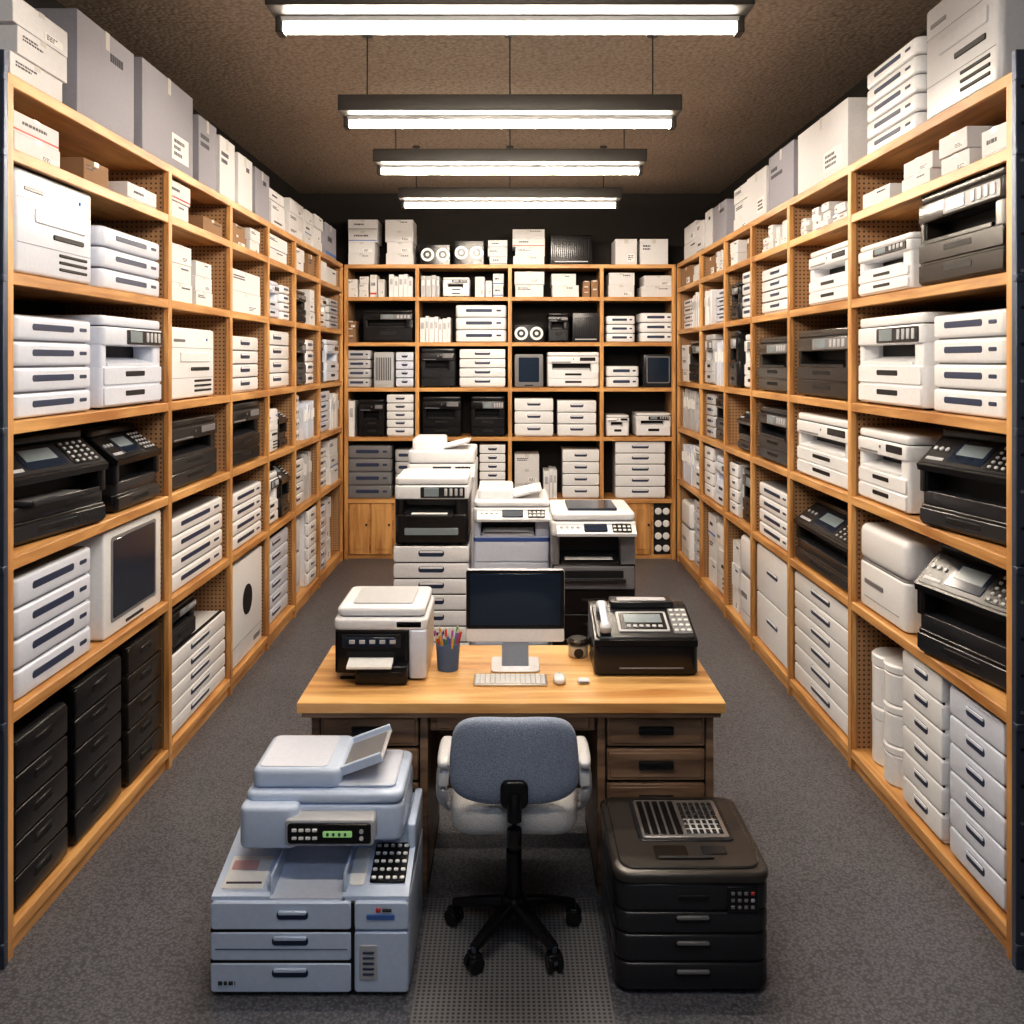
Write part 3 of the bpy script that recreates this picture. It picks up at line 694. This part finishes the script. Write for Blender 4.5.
mb.box(-x+.09,x-.07,-.055,.02,.005,.075,BLACK,r=.012,b=.006); mb.box(-x+.11,x-.09,-.059,-.05,.035,.055,SLOT,r=.005,axis='y')
mb.box(x-.07,x,-.005,.06,.01,.20,WHITE2,r=.015,b=.006)
mb.box(-x-.004,x+.004,.0,d,.198,.245,WHITE,r=.03,b=.012)
mb.box(-x+.012,x-.012,.03,d-.01,.243,.25,GREY,r=.03); mb.box(-x+.006,x-.006,.02,d,.249,.285,WHITE,r=.03,b=.014)
mb.box(-x+.06,x-.06,.07,d-.05,.284,.291,LGREY,r=.02,b=.003)
mb.box(x-.12,x-.02,.0,.02,.21,.235,DGREY,r=.004,axis='y')
mb.make('desktop_photocopier')

# ------------------------------------------------------------------ desk fax (right)
mb=MB(); M0=Matrix.Translation((.548,3.61,.7505)); mb.M=M0; w=.42; x=w/2; d=.34
mb.box(-x+.02,x-.02,.02,d-.02,0,.01,SLOT)
mb.box(-x,x,0,d,.006,.13,BLACK,r=.03,b=.008); mb.box(-x+.10,x-.06,-.003,.02,.03,.036,GREY,r=.002)
mb.prism([(.0,.12),(.0,.145),(.26,.215),(d-.01,.215),(d-.01,.12)],-x+.004,x-.004,BLACK)
mb.M,Ls=slopeM(M0,0,.145,.26,.215)
mb.box(-x+.012,x-.012,.01,Ls-.005,-.003,.006,DGREY,r=.02,b=.004)
mb.box(-.105,.105,.05,.20,.004,.012,LGREY,r=.008); mb.box(-.095,.095,.06,.19,.010,.013,BLACK,r=.006); mb.box(-.075,.08,.11,.175,.012,.015,SCRB,r=.003)
for i in range(6): mb.box(-.07+i*.026,-.052+i*.026,.075,.092,.012,.017,LGREY,r=.003)
keypad(mb,.118,.04,.006,.078,.19,GREY,PAPER,3,5)
mb.pillow((-x+.05,.055,.026),.024,.030,.018,.6,.6,LGREY,'xy'); mb.pillow((-x+.05,.215,.026),.024,.030,.018,.6,.6,LGREY,'xy')
mb.box(-x+.034,-x+.066,.04,.235,.030,.046,WHITE2,r=.014,b=.008)
mb.M=M0
mb.box(-.12,.15,.22,d-.02,.212,.240,DGREY,r=.012,b=.006); mb.box(-.09,.12,.24,d-.05,.239,.243,LGREY,r=.01)
mb.make('fax_machine')

# ------------------------------------------------------------------ computer
mb=MB(); M0=Matrix.Translation((.022,3.74,.7505)); mb.M=M0
mb.box(-.10,.10,-.09,.09,0,.008,SILVER,r=.02,b=.002)
mb.prism([(.02,.006),(.05,.006),(.06,.16),(.02,.16)],-.055,.055,SILVER)
mb.prism([(-.03,.006),(-.01,.006),(.03,.15),(.01,.15)],-.055,.055,SILVER)
mb.box(-.205,.205,-.008,.022,.10,.40,SILVER,r=.012,b=.004,axis='y')
mb.box(-.203,.203,-.010,-.004,.155,.398,BLACK,r=.010,b=.001,axis='y')
mb.box(-.188,.188,-.0115,-.006,.170,.384,SCREEN,r=.003,b=.001,axis='y')
mb.box(-.203,.203,-.010,-.004,.102,.155,WHITE,r=.008,b=.001,axis='y')
mb.make('desktop_computer')
mb=MB(); mb.M=Matrix.Translation((.002,3.50,.7505))
mb.box(-.145,.145,0,.115,0,.008,SILVER,r=.008,b=.002)
for j in range(5):
    for i in range(14):
        if j==0 and 3<i<9: continue
        mb.box(-.138+i*.0198,-.1205+i*.0198,.007+j*.021,.025+j*.021,.007,.012,PAPER,r=.003,b=.001)
mb.box(-.059,.038,.007,.025,.007,.012,PAPER,r=.003,b=.001)
mb.make('keyboard')
mb=MB(); mb.pillow((.195,3.545,.766),.024,.042,.0155,.7,.75,WHITE,'xy'); mb.box(.194,.196,3.56,3.58,.776,.7812,GREY,r=.0005,b=.0003); mb.make('computer_mouse')
mb=MB(); mb.box(.265,.315,3.52,3.555,.7505,.768,WHITE,r=.01,b=.005); mb.box(.272,.308,3.518,3.53,.755,.763,GREY,r=.003); mb.make('usb_hub')
mb=MB(); mb.cyl((.292,3.86,.7505),.042,.055,BEIGE,seg=28,bev=.008); mb.cyl((.292,3.86,.80),.046,.03,BROWNBLK,seg=28,bev=.01); mb.cyl((.292,3.817,.775),.020,.01,BLACK,axis='y',seg=18); mb.make('desk_clock')
mb=MB(); cx,cy=-.255,3.70
n_=24; vs=[]
for (r_,z) in((.043,.7505),(.050,.86),(.047,.86),(.041,.757)):
    for i in range(n_): t=2*math.pi*i/n_; vs.append((cx+r_*math.cos(t),cy+r_*math.sin(t),z))
fs=[(k*n_+i,k*n_+(i+1)%n_,(k+1)*n_+(i+1)%n_,(k+1)*n_+i) for k in range(3) for i in range(n_)]+[tuple(range(n_)),tuple(3*n_+i for i in range(n_))]
mb.add(vs,fs,plastic('cup_blue',(.09,.15,.28),.4))
pc=[plastic('pencil_%d'%i,c,.5) for i,c in enumerate([(.65,.07,.04),(.75,.35,.05),(.08,.2,.6),(.1,.4,.12),(.7,.5,.1),(.4,.1,.35)])]
for k in range(18):
    a=k*2.4; r0=.018; r1=.040+.022*random.random()
    p=Vector((cx+r0*math.cos(a),cy+r0*math.sin(a),.76)); q=Vector((cx+r1*math.cos(a),cy+r1*math.sin(a),.875+.04*random.random()))
    mb.tube([p,(p+q)/2,q],.0052,pc[k%6],seg=6); mb.tube([q,q+(q-p).normalized()*.014],[.0052,.0006],BEIGE,seg=6)
mb.make('pencil_cup')

# ------------------------------------------------------------------ copiers behind desk
def copier(x0,x1,y,h,cb,cm,ct,name,nd=4,adf=True,d=.5,blue=False,zf=.72,zg=.84):
    mb=MB(); w=x1-x0; x=w/2; M0=mb.M.copy()
    zb=h*zf; zm=h*zg
    mb.box(-x,x,.01,d,.02,zb,cb,r=.02,b=.008)
    for fx in(-x+.02,x-.07):
        for fy in(.04,d-.09): mb.box(fx,fx+.05,fy,fy+.05,0,.03,SLOT,r=.01)
    dh=(zb*.86-.03)/nd
    for i in range(nd):
        z=.03+i*dh
        mb.box(-x+.008,x-.008,-.002,.03,z+.003,z+dh-.004,cb,r=.01,b=.004,axis='y')
        mb.box(-w*.15,w*.15,-.005,.0,z+dh*.5,z+dh*.62,SLOT,r=.006,axis='y')
    mb.box(-x+.008,x-.008,-.002,.03,.03+nd*dh,zb-.01,cm,r=.008,b=.004,axis='y')
    if blue: mb.box(-x-.001,x+.001,-.004,d,zb-.03,zb-.008,BLUE,r=.02,b=.003)
    mb.box(-x+.03,x-.03,.12,d-.01,zb-.01,zm+.01,SLOT)
    mb.box(-x,-x+.04,.02,d,zb-.006,zm,cm,r=.01); mb.box(x-.08,x,.02,d,zb-.006,zm,cm,r=.01)
    mb.prism([(.01,zb),(.01,zb+.012),(.14,zb+(zm-zb)*.4),(.14,zb)],-x+.05,x-.09,ct if cb is not BLACK else DGREY)
    if cb is BLACK:
        mb.box(-x*.75,x*.75,-.03,.02,zb-.09,zb-.075,DGREY,r=.006); mb.box(-x*.7,x*.7,-.006,.0,zb-.07,zb-.03,SLOT,r=.004,axis='y')
    mb.box(-x*.7,x*.45,.0,.14,zb+.026,zb+.03,PAPER,r=.002)
    mb.box(-x-.004,x+.004,.0,d,zm,zm+h*.06,ct,r=.025,b=.01)
    mb.box(-x+.01,x-.01,.015,d-.01,zm+h*.055,zm+h*.068,GREY,r=.02)
    mb.box(-x,x,.01,d,zm+h*.065,h*.955,ct,r=.03,b=.012)
    mb.prism([(-.06,zm+.01),(-.065,zm+.025),(.03,zm+h*.06),(.03,zm)],-x*.9,x*.98,ct)
    mb.M,Ls=slopeM(M0,-.065,zm+.025,.03,zm+h*.06)
    mb.box(-x*.25,x*.3,.015,Ls-.012,0,.006,SCREEN,r=.004); keypad(mb,x*.42,.01,.003,x*.45,Ls*.8,DGREY,PAPER,4,3)
    for i in range(4): mb.cyl((-x*.78+i*x*.13,Ls*.5,.0),.009,.006,LGREY,seg=10)
    mb.M=M0
    if adf:
        mb.box(-x+.02,x*.05,.08,d-.05,h*.95,h,ct,r=.03,b=.015)
        mb.M=Matrix.Translation((0,.10,h*.955))@Matrix.Rotation(math.radians(-14),4,'Y')
        mb.box(.0,x*.85,0,d-.18,0,.008,LGREY,r=.01); mb.box(.01,x*.75,.02,d-.2,.008,.013,PAPER,r=.002); mb.M=M0
    else:
        mb.box(-x*.6,x*.6,.10,d-.1,h*.95,h*.965,SCREEN,r=.01)
    mb.make(name,((x0+x1)/2,y,0))
mb=MB(); drawers(mb,.42,.46,.985,11,WHITE,NAVY); mb.make('drawer_unit',(-.437,5.0,0))
mb=MB(); laser(mb,.41,.42,.38,BLACK,DGREY,1,BLACK,top=WHITE)
mb.box(-.15,.15,-.016,-.005,.06,.10,SCRB,r=.006,axis='y'); mb.box(-.14,.12,-.06,.03,.17,.178,DGREY,r=.008); mb.box(-.11,.09,-.04,.06,.179,.184,PAPER,r=.002)
mb.make('laser_printer',(-.437,5.02,.9855))
copier(-.64,-.22,5.62,1.52,WHITE,WHITE,WHITE,'photocopier')
copier(-.205,.225,5.08,1.28,WHITE2,WHITE2,WHITE,'photocopier',nd=9,blue=True,zf=.80,zg=.865)
copier(.225,.67,4.78,1.26,BLACK,GREY,WHITE,'photocopier',nd=6,adf=False,zf=.74,zg=.86)

# ------------------------------------------------------------------ world / camera
wd=bpy.data.worlds.new('world'); scene.world=wd; wd.use_nodes=True
wd.node_tree.nodes['Background'].inputs[0].default_value=(.05,.055,.07,1)
cam=bpy.data.cameras.new('camera'); cam.lens=31.64; cam.sensor_width=36; cam.shift_x=.002; cam.shift_y=-.1484; cam.clip_start=.05
co=bpy.data.objects.new('camera',cam); scene.collection.objects.link(co); co.location=(0,0,H); co.rotation_euler=(math.pi/2,0,0)
scene.camera=co
